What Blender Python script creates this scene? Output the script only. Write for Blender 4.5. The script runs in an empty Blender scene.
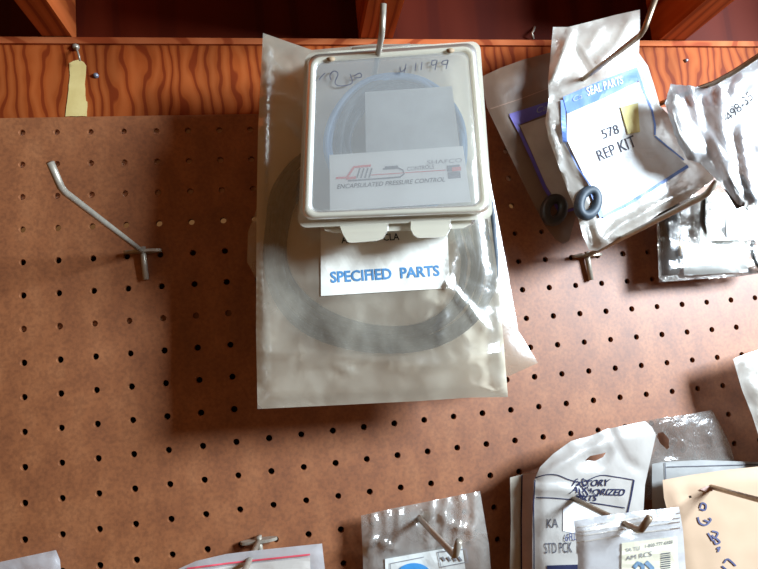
import bpy, bmesh, math, random
import numpy as np
from mathutils import Vector, Euler, noise
from mathutils.bvhtree import BVHTree
from mathutils.geometry import delaunay_2d_cdt

random.seed(7)
scene = bpy.context.scene
COL = scene.collection

# ------------------------------------------------------------------ camera
CAM = (0.20174547, -0.44215454, -0.09049712)
ROT = Euler((1.69047308, 0.09087626, -0.15667514), 'XYZ')
F = 532.7734
cam_data = bpy.data.cameras.new('camera')
cam = bpy.data.objects.new('camera', cam_data)
COL.objects.link(cam)
cam.location = CAM
cam.rotation_euler = ROT
cam_data.sensor_width = 36
cam_data.lens = F / 758 * 36
cam_data.clip_start = 0.01
scene.camera = cam

# ------------------------------------------------------------------ light
world = bpy.data.worlds.new('world')
scene.world = world
world.use_nodes = True
bg = world.node_tree.nodes['Background']
bg.inputs[0].default_value = (1.0, 0.46, 0.17, 1)
bg.inputs[1].default_value = 0.13


def area(name, loc, target, size, size_y, power, color):
    l = bpy.data.lights.new(name, 'AREA')
    l.shape = 'RECTANGLE'
    l.size = size
    l.size_y = size_y
    l.energy = power
    l.color = color
    o = bpy.data.objects.new(name, l)
    COL.objects.link(o)
    o.location = loc
    o.rotation_euler = (Vector(target) - Vector(loc)).to_track_quat('-Z', 'Y').to_euler()
    return o


area('window_daylight', (1.15, -0.70, 0.20), (0.35, 0, -0.03), 0.30, 0.30, 32, (0.79, 0.94, 1.08))

scene.view_settings.view_transform = 'Standard'
scene.view_settings.look = 'None'
scene.view_settings.gamma = 1
scene.view_settings.exposure = 0.12
scene.view_settings.use_curve_mapping = False
scene.cycles.transparent_max_bounces = 32
scene.cycles.max_bounces = 10

# ------------------------------------------------------------------ geometry helpers
MROT = ROT.to_matrix()
CV = Vector(CAM)


def at(px, py, d=0.0):
    """point seen at (px, py) lying d metres in front of the board"""
    r = MROT @ Vector(((px - 379) / F, -(py - 284.5) / F, -1))
    t = (-d - CV.y) / r.y
    return CV + r * t


def zmat(o, m):
    if m:
        o.data.materials.append(m)


def thing(name, label, cat, loc, group=None):
    o = bpy.data.objects.new(name, None)
    COL.objects.link(o)
    o.empty_display_size = 0.01
    o.location = loc
    o['label'] = label
    o['category'] = cat
    if group:
        o['group'] = group
    return o


def root_of(o):
    while o.parent:
        o = o.parent
    return o


def obj(name, verts, faces, mat, parent=None, smooth=True):
    me = bpy.data.meshes.new(name)
    if parent is None:
        base = Vector((0, 0, 0))
        for v in verts:
            base += Vector(v)
        base /= max(1, len(verts))
    else:
        base = root_of(parent).location.copy()
    me.from_pydata([tuple(Vector(v) - base) for v in verts], [], faces)
    me.update()
    if smooth:
        me.polygons.foreach_set('use_smooth', [True] * len(me.polygons))
    o = bpy.data.objects.new(name, me)
    COL.objects.link(o)
    if mat:
        me.materials.append(mat)
    if parent is None:
        o.location = base
    else:
        o.parent = parent
    return o


def tag(o, label, cat, group=None):
    o['label'] = label
    o['category'] = cat
    if group:
        o['group'] = group
    return o


def struct(o):
    o['kind'] = 'structure'
    return o


def box_vf(x0, x1, y0, y1, z0, z1):
    v = [(x, y, z) for x in (x0, x1) for y in (y0, y1) for z in (z0, z1)]
    f = [(0, 1, 3, 2), (4, 6, 7, 5), (0, 4, 5, 1), (2, 3, 7, 6), (0, 2, 6, 4), (1, 5, 7, 3)]
    return v, f


def tube_vf(pts, r, seg=10, closed=False, caps=True):
    pts = [Vector(p) for p in pts]
    n = len(pts)
    rs = r if isinstance(r, (list, tuple)) else [r] * n
    V, Fc = [], []
    t0 = (pts[1] - pts[0]).normalized()
    up = Vector((0, 0, 1)) if abs(t0.z) < .9 else Vector((1, 0, 0))
    nrm = (up - t0 * up.dot(t0)).normalized()
    for i in range(n):
        a = pts[(i - 1) % n] if (closed or i > 0) else pts[i]
        b = pts[(i + 1) % n] if (closed or i < n - 1) else pts[i]
        t = (b - a).normalized()
        nrm = (nrm - t * nrm.dot(t)).normalized()
        bn = t.cross(nrm)
        for k in range(seg):
            an = 2 * math.pi * k / seg
            V.append(pts[i] + (nrm * math.cos(an) + bn * math.sin(an)) * rs[i])
    m = n if closed else n - 1
    for i in range(m):
        j = (i + 1) % n
        for k in range(seg):
            l = (k + 1) % seg
            Fc.append((i * seg + k, j * seg + k, j * seg + l, i * seg + l))
    if not closed and caps:
        Fc.append(tuple(range(seg)))
        Fc.append(tuple((n - 1) * seg + k for k in reversed(range(seg))))
    return V, Fc


def merge(*vfs):
    V, Fc = [], []
    for v, f in vfs:
        b = len(V)
        V += [Vector(p) for p in v]
        Fc += [tuple(i + b for i in q) for q in f]
    return V, Fc


def smoothline(pts, n=6):
    """Catmull-Rom through pts (tuples of any length)"""
    out = []
    P = [pts[0]] + list(pts) + [pts[-1]]
    for i in range(1, len(P) - 2):
        p0, p1, p2, p3 = P[i - 1], P[i], P[i + 1], P[i + 2]
        for k in range(n):
            t = k / n
            out.append(tuple(0.5 * ((2 * b) + (-a + c) * t + (2 * a - 5 * b + 4 * c - d) * t * t + (-a + 3 * b - 3 * c + d) * t ** 3)
                             for a, b, c, d in zip(p0, p1, p2, p3)))
    out.append(tuple(pts[-1]))
    return out


def seg_dist(p, a, b):
    ax, ay = a; bx, by = b
    dx, dy = bx - ax, by - ay
    L = dx * dx + dy * dy
    t = max(0, min(1, ((p[0] - ax) * dx + (p[1] - ay) * dy) / L)) if L else 0
    return math.hypot(p[0] - ax - t * dx, p[1] - ay - t * dy)


def resample(poly, step):
    out = []
    n = len(poly)
    for i in range(n):
        a, b = poly[i], poly[(i + 1) % n]
        L = math.hypot(b[0] - a[0], b[1] - a[1])
        m = max(1, int(round(L / step)))
        for k in range(m):
            t = k / m
            out.append((a[0] + (b[0] - a[0]) * t, a[1] + (b[1] - a[1]) * t))
    return out


def inside(p, poly):
    c = False
    for i in range(len(poly)):
        (x0, y0), (x1, y1) = poly[i], poly[i - 1]
        if (y0 > p[1]) != (y1 > p[1]) and p[0] < (x1 - x0) * (p[1] - y0) / (y1 - y0) + x0:
            c = not c
    return c


def triangulate(poly, step, holes=(), ragged=0.0):
    loops = [resample(poly, step)] + [resample(h, step * .6) for h in holes]
    if ragged:
        loops[0] = [(x + random.uniform(-ragged, ragged), y + random.uniform(-ragged, ragged)) for x, y in loops[0]]
    pts, edges = [], []
    for lp in loops:
        b = len(pts)
        pts += lp
        edges += [(b + i, b + (i + 1) % len(lp)) for i in range(len(lp))]
    nb = len(pts)
    xs = [p[0] for p in poly]; ys = [p[1] for p in poly]
    segs = [(pts[a], pts[b]) for a, b in edges]
    row = 0
    y = min(ys)
    inner = []
    while y < max(ys):
        x = min(xs) + (step / 2 if row % 2 else 0)
        while x < max(xs):
            inner.append((x, y))
            x += step
        y += step * .87
        row += 1
    A = np.array([s[0] for s in segs]); B = np.array([s[1] for s in segs])
    D = B - A
    L = (D ** 2).sum(1) + 1e-12

    def bd(p):
        q = np.array(p) - A
        t = np.clip((q * D).sum(1) / L, 0, 1)
        e = q - D * t[:, None]
        return math.sqrt((e ** 2).sum(1).min())
    inner = [p for p in inner if bd(p) > step * .45 and not any(inside(p, h) for h in loops[1:])]
    allp = pts + inner
    res = delaunay_2d_cdt([Vector(p) for p in allp], edges, [], 1, 1e-4)
    V2 = [(v.x, v.y) for v in res[0]]
    Fc = [tuple(f) for f in res[2]]
    if holes:
        Fc = [f for f in Fc if not any(inside((sum(V2[i][0] for i in f) / 3, sum(V2[i][1] for i in f) / 3), h) for h in loops[1:])]
    dist = [bd(p) for p in V2]
    return V2, Fc, dist


def nz(x, y, fr, seed):
    return noise.noise(Vector((x * fr, y * fr, seed * 7.31)))


class Pouch:
    """closed bag of film: front and back sheet sealed along the outline"""

    def __init__(s, poly, depth, bulge=.002, back=.001, wr=.0012, seed=1, step=6, holes=(), ragged=0, edge=14, fr=.045, stretch=(1, 1), creases=()):
        s.creases = creases
        s.poly, s.depth, s.bulge, s.backb, s.wr, s.seed, s.edge, s.fr, s.st = poly, depth, bulge, back, wr, seed, edge, fr, stretch
        s.bvh = None
        s.V2, s.F, s.dist = triangulate(poly, step, holes, ragged)

    def w(s, x, y, sd):
        X, Y = x, y
        x, y = x * s.st[0], y * s.st[1]
        a = nz(x, y, s.fr, s.seed + sd)
        b = 1 - 2 * abs(nz(x + 3 * y * .2, y - x * .3, s.fr * 1.7, s.seed + sd + 40))
        c = nz(x, y, s.fr * 3.1, s.seed + sd + 9) * .15
        cr = 0
        if sd == 0:
            for amp, wd, line in s.creases:
                dd = min(seg_dist((X, Y), line[k], line[k + 1]) for k in range(len(line) - 1))
                cr += amp * math.exp(-(dd / wd) ** 2)
        return s.wr * (a + .45 * b + c) + cr

    def front(s, x, y, dist=None):
        if dist is None and s.bvh:
            r = MROT @ Vector(((x - 379) / F, -(y - 284.5) / F, -1))
            hit = s.bvh.ray_cast(CV, r.normalized())
            if hit[0] is not None:
                return -hit[0].y
        if dist is None:
            n = len(s.poly)
            dist = min(seg_dist((x, y), s.poly[i], s.poly[(i + 1) % n]) for i in range(n))
        e = min(1, dist / s.edge)
        e = e * e * (3 - 2 * e)
        common = s.w(x, y, 0)
        return s.depth(x, y) + common + e * (s.bulge + .6 * max(0, s.w(x, y, 3)) + .0002)

    def rear(s, x, y, dist):
        e = min(1, dist / s.edge)
        e = e * e * (3 - 2 * e)
        return s.depth(x, y) + s.w(x, y, 0) - e * (s.backb + .0002)

    def build(s, name, mat, parent, mat_back=None):
        n = len(s.V2)
        rim = {}
        V = [at(x, y, s.front(x, y, d)) for (x, y), d in zip(s.V2, s.dist)]
        for i, ((x, y), d) in enumerate(zip(s.V2, s.dist)):
            if d < 1e-3:
                rim[i] = i
            else:
                rim[i] = len(V)
                V.append(at(x, y, s.rear(x, y, d)))
        Fc = [tuple(reversed(f)) for f in s.F]
        Fc += [tuple(rim[i] for i in f) for f in s.F if not all(rim[i] == i for i in f)]
        s.bvh = BVHTree.FromPolygons(V, Fc)
        o = obj(name, V, Fc, mat, parent)
        if mat_back:
            o.data.materials.append(mat_back)
            for k, p in enumerate(o.data.polygons):
                p.material_index = 0 if k < len(s.F) else 1
        for ed in o.data.edges:
            a, b = ed.vertices
            if a < n and b < n and s.dist[a] < 1e-3 and s.dist[b] < 1e-3:
                ed.use_edge_sharp = True
        return o


def card(name, poly, dfun, mat, parent, thick=.0004, step=4, holes=(), ragged=0):
    """sheet of paper following a depth function"""
    V2, F2, dist = triangulate(poly, step, holes, ragged)
    n = len(V2)
    V = [at(x, y, dfun(x, y)) for x, y in V2] + [at(x, y, dfun(x, y) - thick) for x, y in V2]
    Fc = [tuple(reversed(f)) for f in F2] + [tuple(i + n for i in f) for f in F2]
    cnt = {}
    for f in F2:
        for i in range(len(f)):
            e = (f[i], f[(i + 1) % len(f)])
            k = (min(e), max(e))
            cnt[k] = None if k in cnt else e
    for e in cnt.values():
        if e:
            Fc.append((e[0], e[1], e[1] + n, e[0] + n))
    o = obj(name, V, Fc, mat, parent, smooth=False)
    return o


def surf(o, e, fall):
    """depth of an object's front surface, as met by the sight line, plus e"""
    base = root_of(o).location
    bv = BVHTree.FromPolygons([v.co + base for v in o.data.vertices], [tuple(p.vertices) for p in o.data.polygons])

    def f(x, y):
        r = MROT @ Vector(((x - 379) / F, -(y - 284.5) / F, -1))
        h = bv.ray_cast(CV, r.normalized())
        return (-h[0].y if h[0] is not None else fall(x, y)) + e
    return f


def bil(q, u, v):
    (ax, ay), (bx, by), (cx, cy), (dx, dy) = q      # TL TR BR BL
    return ((ax * (1 - u) + bx * u) * (1 - v) + (dx * (1 - u) + cx * u) * v,
            (ay * (1 - u) + by * u) * (1 - v) + (dy * (1 - u) + cy * u) * v)


def text_vf(txt, quad, dfun, bold=0.0, shear=0.0, curve=None):
    cu = bpy.data.curves.new('t', 'FONT')
    cu.body = txt
    cu.offset = bold
    cu.shear = shear
    cu.resolution_u = 3
    o = bpy.data.objects.new('t', cu)
    COL.objects.link(o)
    dg = bpy.context.evaluated_depsgraph_get()
    me = bpy.data.meshes.new_from_object(o.evaluated_get(dg))
    bm = bmesh.new()
    bm.from_mesh(me)
    bmesh.ops.triangulate(bm, faces=bm.faces)
    for _ in range(2):
        lg = [e for e in bm.edges if e.calc_length() > .25]
        if lg:
            bmesh.ops.subdivide_edges(bm, edges=lg, cuts=1)
            bmesh.ops.triangulate(bm, faces=bm.faces)
    bm.to_mesh(me)
    bm.free()
    xs = [v.co.x for v in me.vertices]; ys = [v.co.y for v in me.vertices]
    x0, x1, y0, y1 = min(xs), max(xs), min(ys), max(ys)
    V = []
    for v in me.vertices:
        u, w = (v.co.x - x0) / (x1 - x0), 1 - (v.co.y - y0) / (y1 - y0)
        x, y = bil(quad, u, w)
        if curve:
            x, y = curve(x, y, u, w)
        V.append(at(x, y, dfun(x, y)))
    Fc = [tuple(p.vertices) for p in me.polygons]
    bpy.data.objects.remove(o)
    bpy.data.curves.remove(cu)
    bpy.data.meshes.remove(me)
    return V, Fc


def lettering(txt, quad, dfun, mat, parent, name='lettering', **k):
    V, Fc = text_vf(txt, quad, dfun, **k)
    return obj(name, V, Fc, mat, parent, smooth=False)


def stroke_vf(pts, w, dfun, sub=2.5):
    P = []
    for i in range(len(pts) - 1):
        a, b = pts[i], pts[i + 1]
        L = math.hypot(b[0] - a[0], b[1] - a[1])
        m = max(1, int(L / sub))
        for k in range(m):
            P.append((a[0] + (b[0] - a[0]) * k / m, a[1] + (b[1] - a[1]) * k / m))
    P.append(pts[-1])
    V = []
    for i, p in enumerate(P):
        a, b = P[max(0, i - 1)], P[min(len(P) - 1, i + 1)]
        dx, dy = b[0] - a[0], b[1] - a[1]
        L = math.hypot(dx, dy) or 1
        nx, ny = -dy / L * w / 2, dx / L * w / 2
        for s in (1, -1):
            x, y = p[0] + nx * s, p[1] + ny * s
            V.append(at(x, y, dfun(x, y)))
    Fc = [(2 * i, 2 * i + 1, 2 * i + 3, 2 * i + 2) for i in range(len(P) - 1)]
    return V, Fc


def plus(f, e):
    return lambda x, y: f(x, y) + e


def const(d):
    return lambda x, y: d


# ------------------------------------------------------------------ materials
def newmat(name):
    m = bpy.data.materials.new(name)
    m.use_nodes = True
    nt = m.node_tree
    return m, nt, nt.nodes['Principled BSDF'], nt.nodes['Material Output']


def add_noise(nt, scale, detail=4, vec_scale=(1, 1, 1), distort=0.0):
    tc = nt.nodes.new('ShaderNodeTexCoord')
    mp = nt.nodes.new('ShaderNodeMapping')
    mp.inputs['Scale'].default_value = vec_scale
    nt.links.new(tc.outputs['Object'], mp.inputs[0])
    n = nt.nodes.new('ShaderNodeTexNoise')
    n.inputs['Scale'].default_value = scale
    n.inputs['Detail'].default_value = detail
    n.inputs['Distortion'].default_value = distort
    nt.links.new(mp.outputs[0], n.inputs['Vector'])
    return n


def ramp(nt, src, stops):
    r = nt.nodes.new('ShaderNodeValToRGB')
    el = r.color_ramp.elements
    while len(el) < len(stops):
        el.new(.5)
    for e, (p, c) in zip(el, stops):
        e.position = p
        e.color = (*c, 1)
    nt.links.new(src, r.inputs[0])
    return r


def bump(nt, src, strength, dist=.001):
    b = nt.nodes.new('ShaderNodeBump')
    b.inputs['Strength'].default_value = strength
    b.inputs['Distance'].default_value = dist
    nt.links.new(src, b.inputs['Height'])
    return b


def m_simple(name, c1, c2=None, rough=.6, metal=0, scale=60, bmp=0, spec=.5):
    m, nt, b, out = newmat(name)
    c2 = c2 or tuple(x * .85 for x in c1)
    n = add_noise(nt, scale)
    r = ramp(nt, n.outputs['Fac'], [(.35, c1), (.65, c2)])
    nt.links.new(r.outputs[0], b.inputs['Base Color'])
    b.inputs['Roughness'].default_value = rough
    b.inputs['Metallic'].default_value = metal
    b.inputs['Specular IOR Level'].default_value = spec
    if bmp:
        bp = bump(nt, n.outputs['Fac'], bmp)
        nt.links.new(bp.outputs[0], b.inputs['Normal'])
    return m


def m_film(name, tint=(.8, .77, .68), opac=.4, rough=.22, gloss=.12, trans_tint=(.95, .93, .9), bscale=60, bstr=.6, vary=.2, translucent=.35):
    m, nt, b, out = newmat(name)
    nt.nodes.remove(b)
    N, L = nt.nodes, nt.links
    n = add_noise(nt, bscale, 3, distort=.6)
    n2 = add_noise(nt, 22, 3, distort=.3)
    bp = bump(nt, n.outputs['Fac'], bstr * .45, .002)
    tr = N.new('ShaderNodeBsdfTransparent'); tr.inputs[0].default_value = (*trans_tint, 1)
    di = N.new('ShaderNodeBsdfDiffuse'); di.inputs[0].default_value = (*tint, 1)
    tl = N.new('ShaderNodeBsdfTranslucent'); tl.inputs[0].default_value = (*tint, 1)
    L.new(bp.outputs[0], di.inputs['Normal'])
    mx = N.new('ShaderNodeMixShader'); mx.inputs[0].default_value = translucent
    L.new(di.outputs[0], mx.inputs[1]); L.new(tl.outputs[0], mx.inputs[2])
    mr = N.new('ShaderNodeMapRange')
    mr.inputs['From Min'].default_value = .3; mr.inputs['From Max'].default_value = .7
    mr.inputs['To Min'].default_value = max(0, opac - vary / 2); mr.inputs['To Max'].default_value = min(1, opac + vary / 2)
    L.new(n2.outputs['Fac'], mr.inputs['Value'])
    m1 = N.new('ShaderNodeMixShader')
    L.new(mr.outputs[0], m1.inputs[0]); L.new(tr.outputs[0], m1.inputs[1]); L.new(mx.outputs[0], m1.inputs[2])
    gl = N.new('ShaderNodeBsdfGlossy'); gl.inputs[0].default_value = (1, 1, 1, 1); gl.inputs['Roughness'].default_value = rough
    L.new(bp.outputs[0], gl.inputs['Normal'])
    fr = N.new('ShaderNodeFresnel'); fr.inputs['IOR'].default_value = 1.45
    L.new(bp.outputs[0], fr.inputs['Normal'])
    ad = N.new('ShaderNodeMath'); ad.operation = 'MULTIPLY_ADD'
    ad.inputs[1].default_value = .8; ad.inputs[2].default_value = gloss * .5; ad.use_clamp = True
    L.new(fr.outputs[0], ad.inputs[0])
    m2 = N.new('ShaderNodeMixShader')
    L.new(ad.outputs[0], m2.inputs[0]); L.new(m1.outputs[0], m2.inputs[1]); L.new(gl.outputs[0], m2.inputs[2])
    L.new(m2.outputs[0], out.inputs[0])
    return m


def m_board():
    m, nt, b, out = newmat('hardboard')
    n = add_noise(nt, 420, 5)
    n2 = add_noise(nt, 45, 6, (1, 1, .6))
    r = ramp(nt, n2.outputs['Fac'], [(.3, (.225, .072, .022)), (.5, (.285, .096, .030)), (.7, (.34, .126, .044))])
    mix = nt.nodes.new('ShaderNodeMixRGB'); mix.blend_type = 'MULTIPLY'; mix.inputs[0].default_value = .5
    r2 = ramp(nt, n.outputs['Fac'], [(.34, (.62, .58, .55)), (.62, (1.2, 1.2, 1.2))])
    nt.links.new(r.outputs[0], mix.inputs[1]); nt.links.new(r2.outputs[0], mix.inputs[2])
    nt.links.new(mix.outputs[0], b.inputs['Base Color'])
    b.inputs['Roughness'].default_value = .6
    b.inputs['Specular IOR Level'].default_value = .2
    b.inputs['IOR'].default_value = 1.5
    b.inputs['Coat Weight'].default_value = 1
    b.inputs['Coat IOR'].default_value = 1.68
    b.inputs['Coat Roughness'].default_value = .56
    bp = bump(nt, n.outputs['Fac'], .12, .0006)
    nt.links.new(bp.outputs[0], b.inputs['Normal'])
    return m


def m_wood(name, dark, mid, light, vs=(1, 1, .12), scale=60, rough=.45, spec=.25, wave=True, distort=1.2):
    m, nt, b, out = newmat(name)
    tc = nt.nodes.new('ShaderNodeTexCoord')
    mp = nt.nodes.new('ShaderNodeMapping')
    mp.inputs['Scale'].default_value = vs
    nt.links.new(tc.outputs['Object'], mp.inputs[0])
    n = nt.nodes.new('ShaderNodeTexNoise')
    n.inputs['Scale'].default_value = scale * .35
    n.inputs['Detail'].default_value = 3
    nt.links.new(mp.outputs[0], n.inputs['Vector'])
    w = nt.nodes.new('ShaderNodeTexWave')
    w.wave_type = 'BANDS'; w.bands_direction = 'X'; w.wave_profile = 'SIN'
    w.inputs['Scale'].default_value = scale * .35
    w.inputs['Distortion'].default_value = 9 * distort
    w.inputs['Detail'].default_value = 2
    w.inputs['Detail Scale'].default_value = 1.2
    nt.links.new(mp.outputs[0], w.inputs['Vector'])
    r = ramp(nt, w.outputs['Color'], [(.0, light), (.55, mid), (.78, mid), (.93, dark)])
    r2 = ramp(nt, n.outputs['Fac'], [(.35, (.75, .75, .75)), (.65, (1.15, 1.1, 1.05))])
    mix = nt.nodes.new('ShaderNodeMixRGB'); mix.blend_type = 'MULTIPLY'; mix.inputs[0].default_value = .8
    nt.links.new(r.outputs[0], mix.inputs[1]); nt.links.new(r2.outputs[0], mix.inputs[2])
    nt.links.new(mix.outputs[0], b.inputs['Base Color'])
    b.inputs['Roughness'].default_value = rough
    b.inputs['Specular IOR Level'].default_value = spec
    return m


M_BOARD = m_board()
M_PLY = m_wood('plywood', (.18, .028, .006), (.30, .064, .013), (.36, .088, .021), (1, 1, .42), 85, .6, .1, distort=1.1)
M_LEDGE = m_wood('ledge_wood', (.26, .05, .015), (.42, .11, .036), (.48, .14, .05), (.3, 1, 1), 60, .6, .1)
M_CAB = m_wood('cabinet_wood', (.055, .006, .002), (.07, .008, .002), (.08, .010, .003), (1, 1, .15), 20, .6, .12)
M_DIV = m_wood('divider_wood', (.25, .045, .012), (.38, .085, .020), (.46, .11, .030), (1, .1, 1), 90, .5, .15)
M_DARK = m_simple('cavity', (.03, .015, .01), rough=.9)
M_CLEAT = m_simple('cleat_wood', (.88, .60, .44), (.80, .52, .36), rough=.7)
M_CLEAT2 = m_simple('brown_cleat', (.40, .2, .1), rough=.8)
M_METAL = m_simple('galvanised_wire', (.44, .40, .32), (.36, .32, .26), rough=.4, metal=.45, scale=300)
M_METAL2 = m_simple('dark_wire', (.40, .31, .22), (.30, .22, .15), rough=.4, metal=.8, scale=300)
M_PAPER = m_simple('white_paper', (.76, .78, .77), (.72, .74, .73), rough=.7)
M_CREAM = m_simple('cream_paper', (.66, .62, .47), (.62, .58, .44), rough=.7)
M_YELLOW = m_simple('yellow_sticker', (.74, .66, .26), (.72, .63, .24), rough=.6)
M_TAPE = m_simple('masking_tape', (.72, .58, .24), (.62, .48, .18), rough=.7)
M_INK = m_simple('black_ink', (.02, .02, .025), rough=.8, spec=.1)
M_GREYINK = m_simple('grey_ink', (.07, .07, .09), (.11, .11, .13), rough=.8, spec=.1)
M_PALEINK = m_simple('pale_ink', (.24, .24, .26), rough=.6)
M_BLUEINK = m_simple('blue_ink', (.07, .25, .50), rough=.6)
M_NAVY = m_simple('navy_ink', (.025, .028, .07), rough=.8, spec=.1)
M_PENBLUE = m_simple('pen_ink', (.08, .09, .18), (.15, .16, .26), rough=.8, spec=.1)
M_BLUE = m_simple('blue_print', (.11, .22, .60), (.15, .27, .66), rough=.5)
M_PURPLE = m_simple('indigo_print', (.10, .07, .34), rough=.5)
M_RED = m_simple('red_print', (.70, .08, .08), rough=.5)
M_REDSEAL = m_simple('red_seal', (.80, .10, .14), rough=.4)
M_WHITE = m_simple('white_print', (.88, .90, .92), rough=.5)
M_RUBBER = m_simple('grey_rubber', (.03, .045, .06), (.06, .08, .105), rough=.55, scale=200)
M_BLACKR = m_simple('black_rubber', (.018, .018, .018), (.03, .028, .025), rough=.4)
M_BLUER = m_simple('blue_tube', (.10, .22, .42), (.14, .28, .5), rough=.4)
M_BLUEDISC = m_simple('bright_blue_plastic', (.05, .28, .62), (.07, .33, .7), rough=.4)
M_BRASS = m_simple('brass', (.6, .38, .12), rough=.35, metal=.8)
M_KRAFT = m_simple('kraft_paper', (.60, .42, .28), (.54, .38, .25), rough=.75, scale=25, bmp=.3)
M_PINK = m_simple('pink_paper', (.62, .42, .36), rough=.7)
M_RUST = m_simple('torn_rust', (.35, .10, .04), rough=.8)

FILM_MILK = m_film('milky_poly_film', (.98, .92, .76), .90, .3, .1, bscale=45, vary=.1, translucent=.1)
FILM_BIG = m_film('yellowed_poly_film', (1.0, .95, .78), .22, .17, .24, bscale=38, bstr=1.3, vary=.2, translucent=.15)
FILM_BACK = m_film('old_poly_film', (.72, .64, .50), .36, .25, .14, bscale=50, vary=.15)
FILM_WHITE = m_film('white_poly_film', (.74, .70, .62), .70, .28, .16, bscale=60, bstr=1.0, vary=.2)
FILM_HAZE = m_film('hazy_poly_film', (.66, .64, .60), .14, .2, .2, bscale=70, bstr=.8, vary=.2)
FILM_CLEAR = m_film('clear_poly_film', (.6, .6, .58), .06, .14, .16, bscale=50, bstr=1.2, vary=.12)
FILM_ZIP = m_film('zip_poly_film', (.84, .86, .88), .6, .22, .2, bscale=60, bstr=.9, vary=.15)
FILM_SHADED_BROWN = m_film('shaded_brown_film', (.24, .15, .095), .66, .45, .02, bscale=50, vary=.1)  # brown plastic, tint darkened to carry the shadow of the bag in front
CASE = m_film('cream_plastic', (.76, .73, .60), .62, .35, .03, bscale=30, bstr=.12, vary=.04, translucent=.25)
LID = m_film('clear_lid_plastic', (.93, .96, .95), .16, .2, .02, trans_tint=(1, 1, .99), bscale=20, bstr=.08, vary=.04, translucent=.3)

# ------------------------------------------------------------------ setting: pegboard with real holes
S = .0254
WX = [0.0312, -0.1461, -0.012, -0.4071, -0.0799, 0.0549, 0.5201, 0.1752, 0.2614, -0.0985]
WZ = [0.0035, -0.0745, -0.1517, 0.1495, 0.3924, 0.2172, 0.0018, -0.363, -0.1834, -0.1163]


def hole_xz(i, j):
    a = max(-1, min(26, i)) / 25
    b = max(-5, min(9, j)) / 9
    B = (1, a, b, a * a, a * b, b * b, a ** 3, a * a * b, a * b * b, b ** 3)
    return (i + sum(p * q for p, q in zip(WX, B))) * S, (-j + sum(p * q for p, q in zip(WZ, B))) * S


I0, I1, J0, J1 = -8, 34, -4, 15
TH = .0034
ztop = at(100, 116.5, 0).z


def build_board():
    V, Fc = [], []
    corner = {}

    def cv(i, j, y):
        k = (i, j, y)
        if k not in corner:
            x, z = hole_xz(i - .5, j - .5)
            if j == J0:
                z = ztop
            corner[k] = len(V)
            V.append((x, y, z))
        return corner[k]
    n = 16
    for i in range(I0, I1 + 1):
        for j in range(J0, J1 + 1):
            cx, cz = hole_xz(i, j)
            r = .0024 * random.uniform(.97, 1.03)
            rings = []
            for y, rr in ((0, r * 1.08), (.0005, r), (TH, r)):
                b = len(V)
                for k in range(n):
                    a = 2 * math.pi * (k + .5) / n + math.pi / 4 + math.pi / n * 0
                    V.append((cx + rr * math.cos(a), y, cz + rr * math.sin(a)))
                rings.append(b)
            for q in range(2):
                for k in range(n):
                    l = (k + 1) % n
                    Fc.append((rings[q] + k, rings[q] + l, rings[q + 1] + l, rings[q + 1] + k))
            # corners in angle order: 45deg.. (+x,+z), (-x,+z), (-x,-z), (+x,-z)
            for y, ring in ((0, rings[0]), (TH, rings[2])):
                cs = [cv(i + 1, j, y), cv(i, j, y), cv(i, j + 1, y), cv(i + 1, j + 1, y)]
                for s in range(4):
                    c0, c1 = cs[s], cs[(s + 1) % 4]
                    idx = [ring + (s * 4 + k) % n for k in range(5)]
                    mid = [idx[0], idx[1], idx[2], idx[3], idx[4]]
                    Fc.append((c0, mid[0], mid[1], mid[2]) if y == 0 else (c0, mid[2], mid[1], mid[0]))
                    Fc.append((c0, mid[2], c1) if y == 0 else (c0, c1, mid[2]))
                    Fc.append((c1, mid[2], mid[3], mid[4]) if y == 0 else (c1, mid[4], mid[3], mid[2]))
    for i in range(I0, I1 + 1):
        for j in (J0, J1 + 1):
            Fc.append((cv(i, j, 0), cv(i + 1, j, 0), cv(i + 1, j, TH), cv(i, j, TH)))
    for j in range(J0, J1 + 1):
        for i in (I0, I1 + 1):
            Fc.append((cv(i, j, 0), cv(i, j + 1, 0), cv(i, j + 1, TH), cv(i, j, TH)))
    o = obj('wall_back', V, Fc, M_BOARD, None, smooth=False)
    return struct(o)


build_board()
xa, xb = (I0 - .5) * S, (I1 + .5) * S
zled0, zled1 = at(300, 43.5, -.0).z, at(300, 37.6, -.0).z
zbot = -(J1 + .5) * S
struct(obj('trim_1', *box_vf(xa, xb, TH + .0004, TH + .014, ztop - .0015, zled0), M_PLY, smooth=False))
struct(obj('trim_2', *box_vf(xa, xb, .0012, TH + .014, zled0, zled1), M_LEDGE, smooth=False))
struct(obj('trim_3', *box_vf(xa, xb, TH + .0004, TH + .014, 1.62 * S, ztop - .0018), M_CLEAT, smooth=False))
struct(obj('trim_4', *box_vf(xa, .235, TH + .0004, TH + .012, -2.4 * S, -1.6 * S), M_CLEAT2, smooth=False))
struct(obj('trim_5', *box_vf(xa, xb, .05, .056, zbot, 1.3 * S), M_DARK, smooth=False))

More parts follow.
